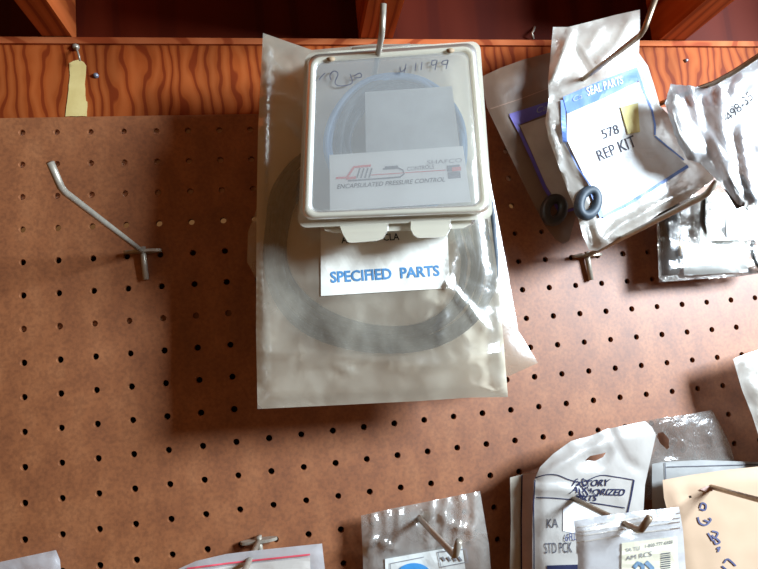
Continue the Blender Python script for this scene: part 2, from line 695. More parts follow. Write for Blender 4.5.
# dark wooden shelf unit above the plywood strip
zs = zled1 + .0008
sh = thing('wooden_shelf', 'dark red-brown wooden shelf unit with upright dividers above the plywood strip', 'shelf', (.2, -.05, zs))
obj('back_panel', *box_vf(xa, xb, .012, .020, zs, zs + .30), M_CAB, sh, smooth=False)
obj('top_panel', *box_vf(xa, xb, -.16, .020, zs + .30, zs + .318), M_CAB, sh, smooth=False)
dv = []
for px0, px1 in ((41.5, 71), (361, 393), (660.5, 686)):
    x0, x1 = at(px0, 38, 0).x, at(px1, 38, 0).x
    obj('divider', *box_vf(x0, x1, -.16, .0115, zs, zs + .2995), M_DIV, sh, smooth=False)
for x0 in (at(71, 38, 0).x - .254, at(686, 38, 0).x + .228):
    obj('divider', *box_vf(x0 - .019, x0, -.16, .0115, zs, zs + .2995), M_DIV, sh, smooth=False)
pt = [at(540, 37, .004), at(538, 32, .006), at(541, 27, .006), at(543, 22, .003)]
pt = [Vector((p.x, .0115 - .006 * math.sin(k + .5), p.z + .006)) for k, p in enumerate(pt)]
tag(obj('metal_hook', *tube_vf(pt, .0012, 8), M_METAL), 'tiny shiny metal hook in the dark shelf gap above the indigo-framed bags', 'hook')

# tape, nail, screw on the plywood
yp = TH + .0004


def on_ply(px, py, off=0.0):
    r = at(px, py, -yp + off)
    return r


tv = [(69, 63), (73, 61), (79, 59.5), (84, 62), (86, 66), (86, 75), (85, 84), (86, 101), (87.5, 102), (87, 116.2), (65.5, 116.2), (67, 101), (68, 95), (70, 75)]
tag(card('masking_tape', tv, const(-yp + .0006), M_TAPE, None, .0004, 5, ragged=.3),
    'yellowed strip of tape stuck on the plywood above the pegboard', 'tape')
a, b = on_ply(77.5, 49, .0), on_ply(79, 58, .006)
tag(obj('bent_nail', *merge(tube_vf([on_ply(76, 47, .0008), on_ply(77, 50, .008), on_ply(79, 56, .010), on_ply(80, 61, .008)], .0008, 8),
                            tube_vf([on_ply(76, 47, .0006), on_ply(76, 47, .003)], .0026, 12)), M_METAL),
    'small bent metal nail in the plywood above the yellow tape', 'nail')
tag(obj('screw', *tube_vf([on_ply(96, 75.5, .0002), on_ply(96, 75.5, .0016)], .0021, 14), m_simple('steel_screw', (.25, .27, .33), rough=.4, metal=.5)),
    'grey screw head in the plywood right of the yellow tape', 'screw')
tag(obj('screw', *tube_vf([on_ply(686, 60.5, .0002), on_ply(686, 60.5, .0016)], .0018, 14), bpy.data.materials['steel_screw']),
    'grey screw head in the plywood near the right, under the orange divider', 'screw')


# ------------------------------------------------------------------ hooks
def hook(label, base, bend, tip, mat=None, pts=None, crossbar=True, r=.0021, cb=1.0):
    mat = mat or M_METAL
    B = at(*base)
    t = thing('pegboard_hook', label, 'hook', at(base[0], base[1], 0), 'wire hooks in the pegboard')
    if pts is None:
        P0, P1, P2 = B, at(*bend), at(*tip)
        L = [P0, P0.lerp(P1, .5), P1.lerp(P0, .06), P1.lerp(P0, .025), P1.lerp(P2, .12), P1.lerp(P2, .25), P2]
    else:
        L = [Vector(p) for p in pts]
    obj('rod', *tube_vf(L, r, 12), mat, t)
    if crossbar:
        y = B.y
        c = B
        w = .0145 * cb
        V, Fc = [], []
        n = 26
        for k in range(n):
            a = 2 * math.pi * k / n
            V.append(Vector((c.x + w * math.cos(a), -.0046 - .0042 * math.sin(a), c.z - .0007)))
        for k in range(n):
            V.append(V[k] + Vector((0, 0, .0022)))
        Fc = [tuple(reversed(range(n))), tuple(range(n, 2 * n))] + [(k, (k + 1) % n, n + (k + 1) % n, n + k) for k in range(n)]
        obj('crossbar', V, Fc, mat, t, smooth=False)
        s = [Vector((c.x, -.0047, c.z + .004)), Vector((c.x + .0004, -.0040, c.z - .006)), Vector((c.x + .0012, -.0030, c.z - .022))]
        obj('stem', *tube_vf(s, .0023, 10), mat, t)
    return t


hook('bare galvanised wire hook alone on the left of the pegboard', (143, 252, .004), (62, 190, .128), (50, 162, .138))
hook('wire hook under the framed parts bags, its crossbar and stem bare below them', (587, 256, .004), (706, 195, .128), (717, 181, .136))
hook('wire hook with upturned tip rising above the plastic case', (364, 132, .004), (382, 33, .122), (383.5, 4, .128), crossbar=True)
hook('long dark wire hook carrying the white blue-framed repair kit bag', (551, 104, .004), (643, 33, .118), (657, -6, .128), M_METAL2)
hook('dark wire hook at the upper right carrying the bag marked with numbers', None or (640, 112, .004), None, None, M_METAL2,
     pts=[at(640, 112, .004), at(672, 99, .04), at(700, 88, .068), at(714, 83, .082), at(734, 72, .098), at(760, 55, .118), at(772, 30, .125)])
hook('wire hook piercing the brown paper envelope at the right', (693, 482, .004), (800, 511, .118), (812, 492, .124), M_METAL2)
hook('wire hook with upturned tip poking through the parts bag and small zip bag', (553, 489, .004), (640, 531, .120), (650, 517, .126), M_METAL2)
hook('wire hook piercing the creased clear bag with the blue disc', (417, 516, .004), (455, 556, .118), (459, 541, .124), M_METAL)
hook('wire hook behind the red-striped zip bag, its bent crossbar showing above', (259, 541, .004), (228, 604, .12), (225, 585, .125), M_METAL, cb=.95)

# ------------------------------------------------------------------ items behind / in the big bag
BAGGRP = 'parts bags hanging on the pegboard'


def bag(name, label, pouch, mat, cat='bag', group=BAGGRP, mat_back=None):
    c = at(*pouch.poly[0], 0)
    ys = [pouch.depth(*p) for p in pouch.poly]
    cx = sum(p[0] for p in pouch.poly) / len(pouch.poly); cy = sum(p[1] for p in pouch.poly) / len(pouch.poly)
    t = thing(name, label, cat, at(cx, cy, min(ys)), group)
    pouch.build('film', mat, t, mat_back)
    return t


# bag behind the big one
p = Pouch([(262, 120), (480, 118), (492, 190), (506, 262), (518.5, 331), (538, 363), (509, 376), (400, 380), (262, 380), (256, 278), (247, 262), (248, 232), (258, 205)],
          lambda x, y: .036, .003, .002, .0012, 2, 8)
bag('plastic_bag', 'old plastic bag mostly hidden behind the big bag, its corner sticking out at the right', p, FILM_BACK)

bigd = lambda x, y: .061 - .003 * (y - 220) / 180
BIG = Pouch([(263, 33), (286, 41), (312, 50), (345, 47), (372, 44), (430, 44), (474, 50), (484, 130), (489, 205), (497, 270), (503, 335), (508, 397), (470, 397.5), (420, 401), (340, 405), (257.5, 409), (256, 330), (256.5, 220), (258, 130)],
            bigd, .0035, .006, .0013, 5, 5, edge=16, fr=.028,
            creases=[(.003, 4, [(262, 60), (285, 75), (300, 82)]), (.003, 4, [(260, 100), (275, 96), (300, 104)]), (.0025, 3.5, [(260, 128), (280, 122), (292, 130)]),
                     (.0022, 3, [(266, 50), (263, 200), (264, 380)]), (.0025, 3.5, [(447, 285), (470, 310), (486, 330)]), (.0022, 3, [(492, 215), (497, 300), (501, 392)]),
                     (.002, 4, [(262, 352), (340, 357), (430, 366), (498, 352)]), (.002, 3, [(300, 365), (330, 362), (350, 372)]), (.002, 3, [(455, 240), (447, 285), (440, 340)])])
tb = bag('plastic_bag', 'large yellowed plastic bag holding a rubber coil and a white printed card', BIG, FILM_BIG, mat_back=FILM_MILK)
bf = BIG.front


def rect(q):
    return [q[0], q[1], q[2], q[3]]


# side fold of the big bag
lab = card('paper_label', [(320.5, 229), (447, 224), (450, 288), (321, 296)], plus(bf, .0008), m_simple('faded_card', (.80, .79, .70), (.74, .73, .66), rough=.7), tb)
lf = surf(lab, .0003, plus(bf, .0015))
lettering('SPECIFIED  PARTS', [(330, 271.5), (439, 265), (440, 276), (331, 283)], lf, M_BLUEINK, lab, bold=.028)
lettering('ANT. 108F CLA', [(341, 236.5), (399, 233.0), (399.5, 240), (341.5, 243.5)], lf, M_INK, lab, bold=.015)

# rubber coil in the bag
outer = [(268, 225), (264, 262), (276, 302), (308, 333), (365, 350), (428, 348), (474, 326), (496, 285), (496, 240), (488, 190), (455, 150), (385, 132), (310, 150), (276, 185)]
inner = [(290, 225), (288, 262), (302, 292), (334, 315), (380, 326), (424, 320), (452, 296), (462, 262), (456, 236), (446, 205), (425, 180), (385, 168), (325, 178), (298, 198)]


def closed_curve(P, n=7):
    m = len(P)
    out = []
    for i in range(m):
        p0, p1, p2, p3 = P[(i - 1) % m], P[i], P[(i + 1) % m], P[(i + 2) % m]
        for k in range(n):
            t = k / n
            out.append(tuple(.5 * (2 * b + (c - a) * t + (2 * a - 5 * b + 4 * c - d) * t * t + (3 * b - a - 3 * c + d) * t ** 3) for a, b, c, d in zip(p0, p1, p2, p3)))
    return out


vf = []
ro = []
NS = 6
for s in range(NS):
    f = (s + .3) / NS
    P = []
    for k, (o, q) in enumerate(zip(outer, inner)):
        g = f + .07 * math.sin(k * 1.3 + s * 2.1)
        g = min(.95, max(.05, g))
        P.append((o[0] + (q[0] - o[0]) * g, o[1] + (q[1] - o[1]) * g, .0600 - .003 * (o[1] + (q[1] - o[1]) * g - 220) / 180 + .0009 * math.sin(k * .9 + s * 1.7)))
    vf.append(tube_vf([at(*c) for c in closed_curve(P)], .0026, 8, closed=True))
tag(obj('rubber_coil', *merge(*vf), M_RUBBER), 'dark grey rubber cord coiled in loops inside the large yellowed bag', 'rubber coil')

# ------------------------------------------------------------------ plastic case
Q = [(308.5, 55), (475.5, 42.5), (490.5, 212.5), (302, 220)]


def ring(quad, ins, rad, d, n=6, ov=None):
    """rounded outline in the quad's own coordinates, inset by ins (l, t, r, b)"""
    l, t, r, b = ins if isinstance(ins, tuple) else (ins,) * 4
    u0, v0, u1, v1 = l, t, 1 - r, 1 - b
    out = []
    for (cu, cv, a0) in ((u1 - rad, v0 + rad, -90), (u1 - rad, v1 - rad, 0), (u0 + rad, v1 - rad, 90), (u0 + rad, v0 + rad, 180)):
        for k in range(n + 1):
            a = math.radians(a0 + 90 * k / n)
            u, v = cu + rad * math.cos(a), cv + rad * math.sin(a)
            x, y = bil(quad, u, v)
            out.append(at(x, y, d))
    return out


def flat(o):
    o.data.polygons.foreach_set('use_smooth', [False] * len(o.data.polygons))
    return o


def flatobj(*a):
    return flat(obj(*a))


def loft(rings, cap0=True, cap1=True):
    n = len(rings[0])
    V = [v for r in rings for v in r]
    Fc = []
    for i in range(len(rings) - 1):
        for k in range(n):
            l = (k + 1) % n
            Fc.append((i * n + k, i * n + l, (i + 1) * n + l, (i + 1) * n + k))
    if cap0:
        Fc.append(tuple(reversed(range(n))))
    if cap1:
        Fc.append(tuple((len(rings) - 1) * n + k for k in range(n)))
    return V, Fc


case = thing('plastic_case', 'cream plastic case with clear lid hung in front of the large bag', 'case', at(395, 225, .07))
# tray: flange, tapering walls, open inside
Q2 = [(305, 53), (480, 41), (493, 219), (298, 228)]
tray = loft([ring(Q2, .0, .05, .0945), ring(Q2, .0, .05, .0915), ring(Q2, .03, .05, .0905), ring(Q2, .035, .06, .0715), ring(Q2, .05, .06, .070),
             ring(Q2, .07, .05, .0712), ring(Q2, .05, .05, .0900), ring(Q2, .045, .05, .0945)], cap0=False, cap1=False)
n_ = len(ring(Q2, 0, .05, 0))
tray[1].append(tuple(4 * n_ + k for k in range(n_)))
for k in range(n_):
    tray[1].append((7 * n_ + k, 7 * n_ + (k + 1) % n_, (k + 1) % n_, k))
flat(obj('tray', *tray, CASE, case))
lid = obj('lid', *loft([ring(Q, (.0, .0, .0, .0), .06, .0950), ring(Q, .0, .06, .1000), ring(Q, .012, .06, .1030), ring(Q, .030, .055, .1035), ring(Q, .040, .05, .1022),
                        ring(Q, .050, .05, .1020), ring(Q, .045, .05, .1005), ring(Q, .03, .05, .1000), ring(Q, .02, .05, .0950)], cap0=False, cap1=False), CASE, case)
flat(obj('lid_window', *loft([ring(Q, .046, .05, .1014), ring(Q, .046, .05, .1022)]), LID, case))
# hinge lugs and lower lip


def slab(pts, d0, d1, taper=1.0):
    cx = sum(p[0] for p in pts) / len(pts); cy = sum(p[1] for p in pts) / len(pts)
    f = lambda s: [(cx + (x - cx) * s, cy + (y - cy) * s) for x, y in pts]
    R = [[at(x, y, d0) for x, y in f(taper)], [at(x, y, (d0 + d1) / 2) for x, y in f(1)], [at(x, y, d1) for x, y in f(.96)]]
    return loft(R)


flatobj('latch', *slab([(339, 226), (389, 223), (388, 231), (383, 239), (377, 241), (352, 243), (347, 242), (342, 234)], .088, .0955), CASE, case)
flatobj('latch', *slab([(410, 221), (451, 219), (451, 228), (447, 236), (440, 237.5), (418, 238), (413, 235), (410, 229)], .088, .0955), CASE, case)
flatobj('lower_lip', *slab([(318, 224), (477, 214), (474, 224), (466, 228.5), (400, 231), (336, 233), (322, 231)], .078, .090), CASE, case)
# hanging tab with hole at the top
obj('hang_tab', *slab([(352, 47.5), (410, 43.5), (412, 52), (350, 56)], .0915, .0945), CASE, case)
# corner slots as thin discs on the lid, hole shade put into their tan
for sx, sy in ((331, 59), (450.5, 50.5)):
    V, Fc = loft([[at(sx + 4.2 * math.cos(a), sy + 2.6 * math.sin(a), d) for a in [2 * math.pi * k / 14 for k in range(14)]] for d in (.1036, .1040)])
    obj('slot', V, Fc, m_simple('shaded_socket', (.42, .30, .18), rough=.7) if sx < 400 else bpy.data.materials['shaded_socket'], case)

# handwriting on the lid
wf = const(.1043)
hw = []
for g, s in enumerate(([(325, 73), (321, 77), (319, 80)], [(331, 80), (330, 75), (334, 71), (338, 74), (335, 83), (341, 86), (352, 83), (350, 74)],
          [(354, 76), (360, 73), (361, 77), (354, 78)],
          [(400, 67), (401, 72), (406, 68)], [(406, 64), (404, 73)], [(416, 63), (415, 71)], [(422, 62), (421, 70)],
          [(436, 60), (432, 61), (432, 65), (436, 64), (437, 60), (435, 70)], [(448, 60), (443, 61), (442, 64), (447, 64), (448, 60), (446, 69)])):
    hw.append(stroke_vf(smoothline(s, 4), 1.0, wf, 3))
obj('handwriting', *merge(*hw[:3]), M_GREYINK, case, smooth=False)
obj('handwriting', *merge(*hw[3:]), M_GREYINK, case, smooth=False)

# contents of the case
cx, cy = 396, 150
vf = []
for s in range(7):
    P = []
    for k in range(16):
        a = 2 * math.pi * k / 16
        rx = 68.5 - s * 3.6 + 1.6 * math.sin(k * 1.7 + s); ry = 72 - s * 3.6 + 1.6 * math.cos(k * 1.3 + s * 2)
        P.append((cx + rx * math.cos(a) + .02 * (cy - 150), cy - 4 + ry * math.sin(a), .088 + .0018 * math.sin(k + s * 1.9)))
    vf.append(tube_vf([at(*c) for c in closed_curve(P, 5)], .0023, 8, closed=True))
tag(obj('seal_ring', *merge(*vf[2:]), M_RUBBER), 'grey rubber seal rings coiled inside the plastic case', 'rubber coil')
tag(obj('plastic_tube', *merge(*vf[:2]), M_BLUER), 'thin blue tube looped around inside the plastic case', 'tube')
tag(card('paper_slip', [(365, 92), (452, 86), (460, 150), (462, 160), (366, 162)], const(.0935), m_simple('grey_paper', (.50, .52, .52)), None),
    'blank white paper slip inside the plastic case above its printed card', 'paper')
logo = thing('printed_card', 'white card with red and black logo inside the clear lid of the case', 'card', at(400, 180, .0995))
cf = const(.1050)
pc = card('card', [(329.5, 155), (463, 146), (471, 202), (330, 211)], const(.0998), M_PAPER, logo)
cf = const(.1002)
lettering('ENCAPSULATED PRESSURE CONTROL', [(337, 184.5), (445, 177), (445, 181.5), (337, 189)], cf, M_INK, logo, shear=.2, bold=.01)
lettering('CONTROLS', [(407, 167), (434, 164.5), (434, 168.5), (407, 171)], cf, M_GREYINK, logo)
lettering('SHAFCO', [(427, 160.5), (462, 158), (462, 162), (427, 164.5)], cf, M_PALEINK, logo)
red = merge(stroke_vf([(336, 178), (347, 177.5), (354, 167), (371, 165.5)], 2.2, cf), stroke_vf([(371, 175), (446, 170)], .8, cf), stroke_vf([(346, 178.5), (356, 177.5)], 2.6, cf))
obj('logo', *red, M_RED, logo, smooth=False)
blk = merge(stroke_vf([(348, 180.8), (360, 180), (400, 177), (404, 174), (403, 170), (398, 168), (383, 169)], 1.4, cf),
            stroke_vf([(385, 167.5), (398, 166.5)], 2.2, cf))
obj('logo', *blk, M_GREYINK, logo, smooth=False)
lettering('ABC', [(357, 169), (372, 167.5), (371, 176.5), (356, 178)], cf, M_PALEINK, logo, name='logo', shear=.2) if False else \
    obj('logo', *merge(*[stroke_vf([(357 + 4 * k, 178), (360 + 4 * k, 168)], 1.2, cf) for k in range(4)]), M_GREYINK, logo, smooth=False)
obj('emblem', *merge(stroke_vf([(447, 168.5), (460, 167.5)], 6, cf), stroke_vf([(448, 175.5), (460.5, 174.5)], 6.5, cf)), M_GREYINK, logo, smooth=False)
obj('emblem', *stroke_vf([(452, 169.5), (461, 168.5)], 4, plus(cf, .0002)), M_RED, logo, smooth=False)

# ------------------------------------------------------------------ framed bags on the upper right hook
d2 = lambda x, y: .028 - .004 * (y - 80) / 160
R2 = Pouch([(481, 77), (500, 68), (525, 59), (552, 52), (560, 90), (572, 150), (582, 200), (576, 216), (569, 241), (563, 244), (556, 240), (545, 226), (528, 193), (512, 160), (487, 108)],
           d2, .002, .001, .001, 21, 6, edge=12)
t2 = bag('plastic_bag', 'brownish shaded bag with an indigo frame, behind the white repair kit bag', R2, FILM_SHADED_BROWN)
rf2 = R2.front
e = plus(rf2, .0009)
fr = [(509, 114), (550, 101), (550, 112), (519, 125)]
fr_o = card('printed_frame', fr, e, M_PURPLE, t2, .0003, 5)
obj('printed_frame', *merge(stroke_vf([(511, 115), (520, 132), (532, 158), (545, 188), (561, 213)], 3.4, plus(e, .0002)), stroke_vf([(560, 213), (574, 209)], 2.5, e)), M_PURPLE, t2, smooth=False)
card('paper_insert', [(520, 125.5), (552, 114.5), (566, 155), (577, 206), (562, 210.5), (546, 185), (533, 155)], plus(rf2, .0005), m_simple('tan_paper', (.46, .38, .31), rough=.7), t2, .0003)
lettering('Ca', [(536, 107.5), (546, 104.5), (547, 110), (537, 113.5)], plus(e, .0005), M_PALEINK, t2, shear=.3)
obj('seam', *stroke_vf([(490, 109), (520, 99), (549, 88)], .8, e), m_simple('brown_seam', (.3, .18, .12)), t2, smooth=False)


def ring_seal(name, label, cx, cy, rx, ry, d, mat, rr=.0022, tilt=.3):
    P = []
    for k in range(28):
        a = 2 * math.pi * k / 28
        P.append(at(cx + rx * math.cos(a) * math.cos(tilt) - ry * math.sin(a) * math.sin(tilt), cy + rx * math.cos(a) * math.sin(tilt) + ry * math.sin(a) * math.cos(tilt), d))
    return tag(obj(name, *tube_vf(P, rr, 10, closed=True), mat), label, 'rubber ring')


ring_seal('rubber_ring', 'dark rubber ring at the bottom of the indigo-framed shaded bag', 554, 210, 8.5, 11.5, .0285, M_BLACKR, .0044)

d1 = lambda x, y: .047 + .001 * (y - 80) / 160
R1 = Pouch([(553, 27), (568, 27), (592, 21), (615, 15), (640, 9.5), (640, 30), (639, 53), (648, 66), (655, 88), (660, 106), (670, 116), (684, 132), (712, 165), (714, 179), (690, 197), (660, 213), (640, 228), (622, 236), (606, 246), (597, 251), (589, 250), (583, 236), (577, 215), (563, 178), (549, 140), (545, 122), (549, 98), (548, 82)],
           d1, .004, .002, .0014, 31, 4.2, edge=12, fr=.032,
           creases=[(.005, 3, [(572, 30), (560, 60), (550, 84)]), (.004, 3, [(550, 92), (549, 125), (560, 165), (580, 215), (586, 245)]), (.003, 3, [(640, 60), (655, 100), (662, 120)]),
                    (.004, 3, [(600, 245), (620, 226), (660, 205), (700, 186)]), (.003, 3, [(595, 225), (600, 240), (610, 243)]), (.003, 4, [(600, 60), (618, 45), (630, 20)]),
                    (.003, 3, [(590, 45), (600, 30)]), (-.003, 4, [(575, 50), (590, 75)]), (.003, 3, [(560, 120), (575, 160), (590, 185)])])
t1 = bag('plastic_bag', 'white blue-framed seal parts bag with a yellow sticker', R1, FILM_WHITE)
rf1 = R1.front
e = plus(rf1, .0013)
ins = card('paper_insert', [(567, 114), (639, 82), (652, 112), (655, 136), (687, 165), (645, 195), (603, 217), (592, 192), (567, 140)], plus(rf1, .0010), M_PAPER, t1, .0003, 3.5)
e = surf(ins, .0004, plus(rf1, .0010))
hd = card('printed_frame', [(563, 97), (600, 81), (635, 67.5), (639, 80.5), (604, 98), (567, 113.5)], plus(rf1, .0018), M_BLUE, t1, .0003, 3)
hf = surf(hd, .0004, plus(rf1, .0014))
obj('printed_frame', *merge(stroke_vf([(636, 68), (643, 88), (652, 110), (655, 125), (655, 135)], 2.0, e), stroke_vf([(655, 136), (668, 147), (684, 160)], 1.6, e),
                            stroke_vf([(688, 166), (660, 184), (630, 203), (603, 217)], 3.2, e), stroke_vf([(563, 100), (563.5, 120), (565, 142)], 4.5, e),
                            stroke_vf([(565, 142), (578, 168), (592, 188)], .9, e), stroke_vf([(591, 188), (596, 202), (602, 217)], 4.6, e)), M_BLUE, t1, smooth=False)
lettering('SEAL PARTS', [(586, 87.5), (622, 75.5), (623.5, 83.5), (588, 96)], hf, M_WHITE, t1, bold=.01)
lettering('Ca', [(572, 97), (581, 93), (583, 98), (574, 102)], hf, m_simple('pale_blue_print', (.4, .5, .8)), t1, shear=.3)
lettering('578', [(601, 130), (617, 124), (620, 133), (604, 139)], e, M_GREYINK, t1)
lettering('REP KIT', [(596, 151), (633, 135), (637, 146), (600, 161)], e, M_GREYINK, t1)
card('sticker', [(620.5, 107), (638, 103), (640, 132), (628, 134)], plus(e, .0006), M_YELLOW, t1, .0003, 5)
ring_seal('rubber_ring', 'grey rubber ring inside the lower left corner of the white repair kit bag', 588, 203, 8.5, 13, .0530, M_RUBBER, .0042, .3)

# lower bag with white card
dg = lambda x, y: .022
G1 = Pouch([(656, 205), (690, 186), (735, 184), (775, 190), (775, 262), (762, 273), (735, 277), (700, 279), (659, 282.5), (658, 255)], dg, .003, .003, .0014, 41, 5, edge=10)
tg = bag('plastic_bag', 'clear bag with a blank bright white card and dark parts, below the repair kit bag', G1, FILM_CLEAR)
tag(card('paper_slip', [(680, 200), (712, 192), (748, 200), (748, 272), (684, 275.5)], const(.0235), M_PAPER, None), 'blank bright white card inside the clear bag below the repair kit bag', 'card')
U1 = Pouch([(706, 188), (724, 195), (760, 192), (775, 195), (775, 238), (708, 241), (705, 220)], const(.035), .0016, .0012, .0009, 44, 6)
tu = bag('plastic_bag', 'small hazy bag folded over the top of the clear bag with the white card', U1, FILM_HAZE)
card('paper_insert', [(724, 205), (752, 212), (758, 235), (727, 238)], plus(U1.front, .0006), M_PAPER, tu, .0003)
tag(obj('rubber_strip', *slab([(660, 206), (679, 196), (681, 225), (683, 262), (679, 274), (664, 276)], .0190, .0226), m_simple('smoky_rubber', (.07, .075, .08), (.2, .2, .19), rough=.3)),
    'dark grey rubber strip at the left inside the clear bag', 'rubber part')
tag(obj('rubber_strip', *slab([(704, 196), (722, 194), (724, 214), (721, 228), (710, 234), (704, 220)], .0245, .0285), M_BLACKR),
    'black rubber piece in the upper part of the clear bag beside its card', 'rubber part')
tag(obj('brass_fitting', *tube_vf([at(678, 232, .0245), at(679, 246, .0245), at(680, 256, .0245)], [.0012, .0018, .0012], 10), M_BRASS),
    'tiny brass fitting at the left edge of the white card', 'fitting')
ring_seal('rubber_ring', 'dark rubber ring at the right edge inside the clear bag', 761, 254, 8, 17, .024, M_BLACKR, .0016, -.3)

# right bag with numbers
df = lambda x, y: .076 + .00006 * (x - 700)
F1 = Pouch([(665, 103), (671, 84), (690, 85.5), (705, 88), (718, 82), (740, 70), (760, 57), (800, 52), (812, 120), (806, 205), (760, 212), (747, 211), (737, 203), (726, 190), (700, 163), (688, 160), (683, 152), (676, 138), (670, 120)],
           df, .004, .004, .0022, 51, 4.5, edge=12, fr=.028, creases=[(.0045, 4, [(690, 90), (704, 125), (722, 160), (740, 200)]), (.003, 4, [(720, 90), (722, 130), (735, 170)]), (-.005, 5, [(700, 100), (712, 150)]), (.004, 3, [(672, 112), (684, 140), (696, 158)]), (.004, 3, [(740, 130), (748, 180), (756, 208)]), (.003, 4, [(742, 76), (734, 90)])], ragged=.5)
tf = bag('plastic_bag', 'crinkled white bag with printed numbers at the upper right edge of the photo', F1, m_film('crinkled_poly_film', (.42, .43, .44), .66, .3, .08, bscale=45, bstr=.8, vary=.25))
ff = plus(F1.front, .0020)
lettering('498-35', [(724, 115), (748, 91), (754, 98), (730, 122)], ff, M_INK, tf)
for lb, (ax, ay, bx, by, r) in (('left black rubber cylinder in the bottom of the crinkled numbered bag', (723, 178, 744, 206, .0040)),
                                ('right black rubber cylinder in the bottom of the crinkled numbered bag', (738, 176, 757, 206, .0040))):
    pass
for lb, c in (('left black rubber cylinder in the bottom of the crinkled numbered bag', (725, 180, 741, 207)),
              ('right black rubber cylinder in the bottom of the crinkled numbered bag', (738, 176, 754, 203))):
    A, B = at(c[0], c[1], .0765), at(c[2], c[3], .0765)
    tag(obj('rubber_cylinder', *tube_vf([A, A.lerp(B, .03), A.lerp(B, .97), B], [.0030, .0036, .0036, .0030], 18), M_BLACKR), lb, 'rubber part', 'rubber cylinders')

# far right lower bag
dl = const(.032)
L1 = Pouch([(733, 359), (748, 353), (800, 338), (870, 330), (880, 470), (800, 480), (775, 470), (760, 440), (752, 415), (742, 390)], dl, .003, .002, .002, 61, 5)
bag('plastic_bag', 'crumpled milky bag cut off by the right edge, above the brown envelope', L1, FILM_WHITE)

# ------------------------------------------------------------------ lower right group
T1 = Pouch([(630, 424), (655, 419), (690, 414), (712, 410), (720, 424), (730, 445), (736, 466), (740, 500), (640, 500)], const(.009), .0014, .0008, .0011, 71, 5,
           holes=[[(658, 433), (663, 432), (669, 439), (669, 448), (667, 449.5), (660, 443), (657, 437)]])
bag('plastic_bag', 'torn hazy grey bag with a ragged hole behind the parts bags', T1, m_film('hazy_grey_film', (.50, .46, .42), .30, .2, .2, bscale=90, bstr=1.8, vary=.2))
P1 = Pouch([(652, 464), (662, 462), (700, 460), (758, 462), (800, 464), (800, 600), (654, 600), (652, 500)], const(.016), .0012, .0008, .0006, 73, 7)
tp = bag('printed_packet', 'pale packet with a thin grey frame line, behind the brown paper envelope', P1, m_film('pale_packet', (.52, .52, .50), .8, .35, .1, vary=.05))
obj('printed_frame', *merge(stroke_vf([(667, 467), (758, 464.5), (790, 465)], .9, plus(P1.front, .0008)), stroke_vf([(665, 462.5), (666, 484)], .9, plus(P1.front, .0008))), M_GREYINK, tp, smooth=False)

K1 = Pouch([(662.5, 480), (690, 475), (725, 470), (758, 466.5), (800, 462), (812, 600), (690, 610), (678, 560), (672, 530), (664, 498)], const(.026), .0022, .001, .0008, 75, 6, fr=.02,
           holes=[[(688.5, 496), (691, 495.5), (692, 497.5), (689.5, 498.3)]])
tk = bag('paper_envelope', 'brown paper envelope with handwritten blue digits at the lower right', K1, M_KRAFT, 'envelope', None)
kf = plus(K1.front, .0008)
hw = []
for s in ([(700, 508), (702, 503), (706, 505), (705, 510), (700, 509)], [(698, 517), (700, 523), (706, 525), (711, 520), (709, 518)], [(704, 520), (709, 522)],
          [(708, 533), (713, 541)], [(712, 531), (718, 533), (715, 538), (712, 535)], [(716, 538), (720, 542), (716, 544), (714, 540)],
          [(717, 549), (720, 547), (718, 552)], [(724, 563), (728, 559), (736, 566)], [(722, 566), (733, 575)]):
    hw.append(stroke_vf(smoothline(s, 4), 1.7, kf, 3))
obj('handwriting', *merge(*hw), M_PENBLUE, tk, smooth=False)
card('torn_edge', [(700, 489.5), (707, 486), (715, 486.5), (714, 490.5), (706, 491.5)], plus(kf, .0003), M_PINK, tk, .0003, 3)

A1 = Pouch([(510, 477.5), (523, 474), (600, 466), (610, 600), (509, 600), (511, 520)], const(.022), .0012, .0008, .0008, 81, 7)
ta = bag('plastic_bag', 'cream parts packet with blue edge lines behind the white authorized parts bag', A1, m_film('cream_packet', (.62, .58, .48), .85, .35, .08, vary=.05))
card('pink_stripe', [(522.5, 475), (540, 472), (540, 598), (522, 598), (521, 520)], plus(A1.front, .0007), M_PINK, ta, .0003)
obj('printed_line', *stroke_vf([(522, 475), (521.2, 520), (521.5, 596)], 1.4, plus(A1.front, .0014)), M_NAVY, ta, smooth=False)

A2 = Pouch([(534, 481), (540, 467), (553, 454), (571, 441), (590, 436), (607, 429), (627, 425), (645, 421), (652, 427), (656, 435), (650, 462), (645, 485), (643, 520), (648, 600), (533, 600), (532, 540)],
           const(.034), .0030, .001, .0010, 83, 4.5, creases=[(.003, 4, [(540, 476), (570, 460), (600, 446)]), (.0025, 4, [(536, 488), (560, 489), (580, 494)]), (-.002, 4, [(610, 430), (625, 460), (640, 470)])], edge=12, fr=.028,
           holes=[[(585, 460.5), (590, 456), (600, 454), (606, 452.5), (603, 457), (595, 461)]])
ta2 = bag('plastic_bag', 'white authorized parts bag with navy frame and printed letters at the lower right', A2, m_film('white_packet_film', (.70, .67, .62), .90, .3, .10, bscale=50, bstr=.7, vary=.1))
af = plus(A2.front, .0006)
obj('printed_frame', *merge(stroke_vf(smoothline([(535, 478), (545, 475), (557, 475), (570, 480), (583, 482), (600, 475.5), (616, 477), (634, 480)], 4), 1.0, af),
                            stroke_vf([(634, 480), (631, 497), (627.5, 513)], 1.6, af), stroke_vf([(536, 497.5), (553, 498), (575, 500)], 1.0, af),
                            stroke_vf([(590, 502.5), (625, 508)], 1.1, af), stroke_vf([(535, 480), (533.5, 505), (534, 540), (534, 590)], 1.2, af),
                            stroke_vf([(547, 568), (580, 567)], 5, af)), M_NAVY, ta2, smooth=False)
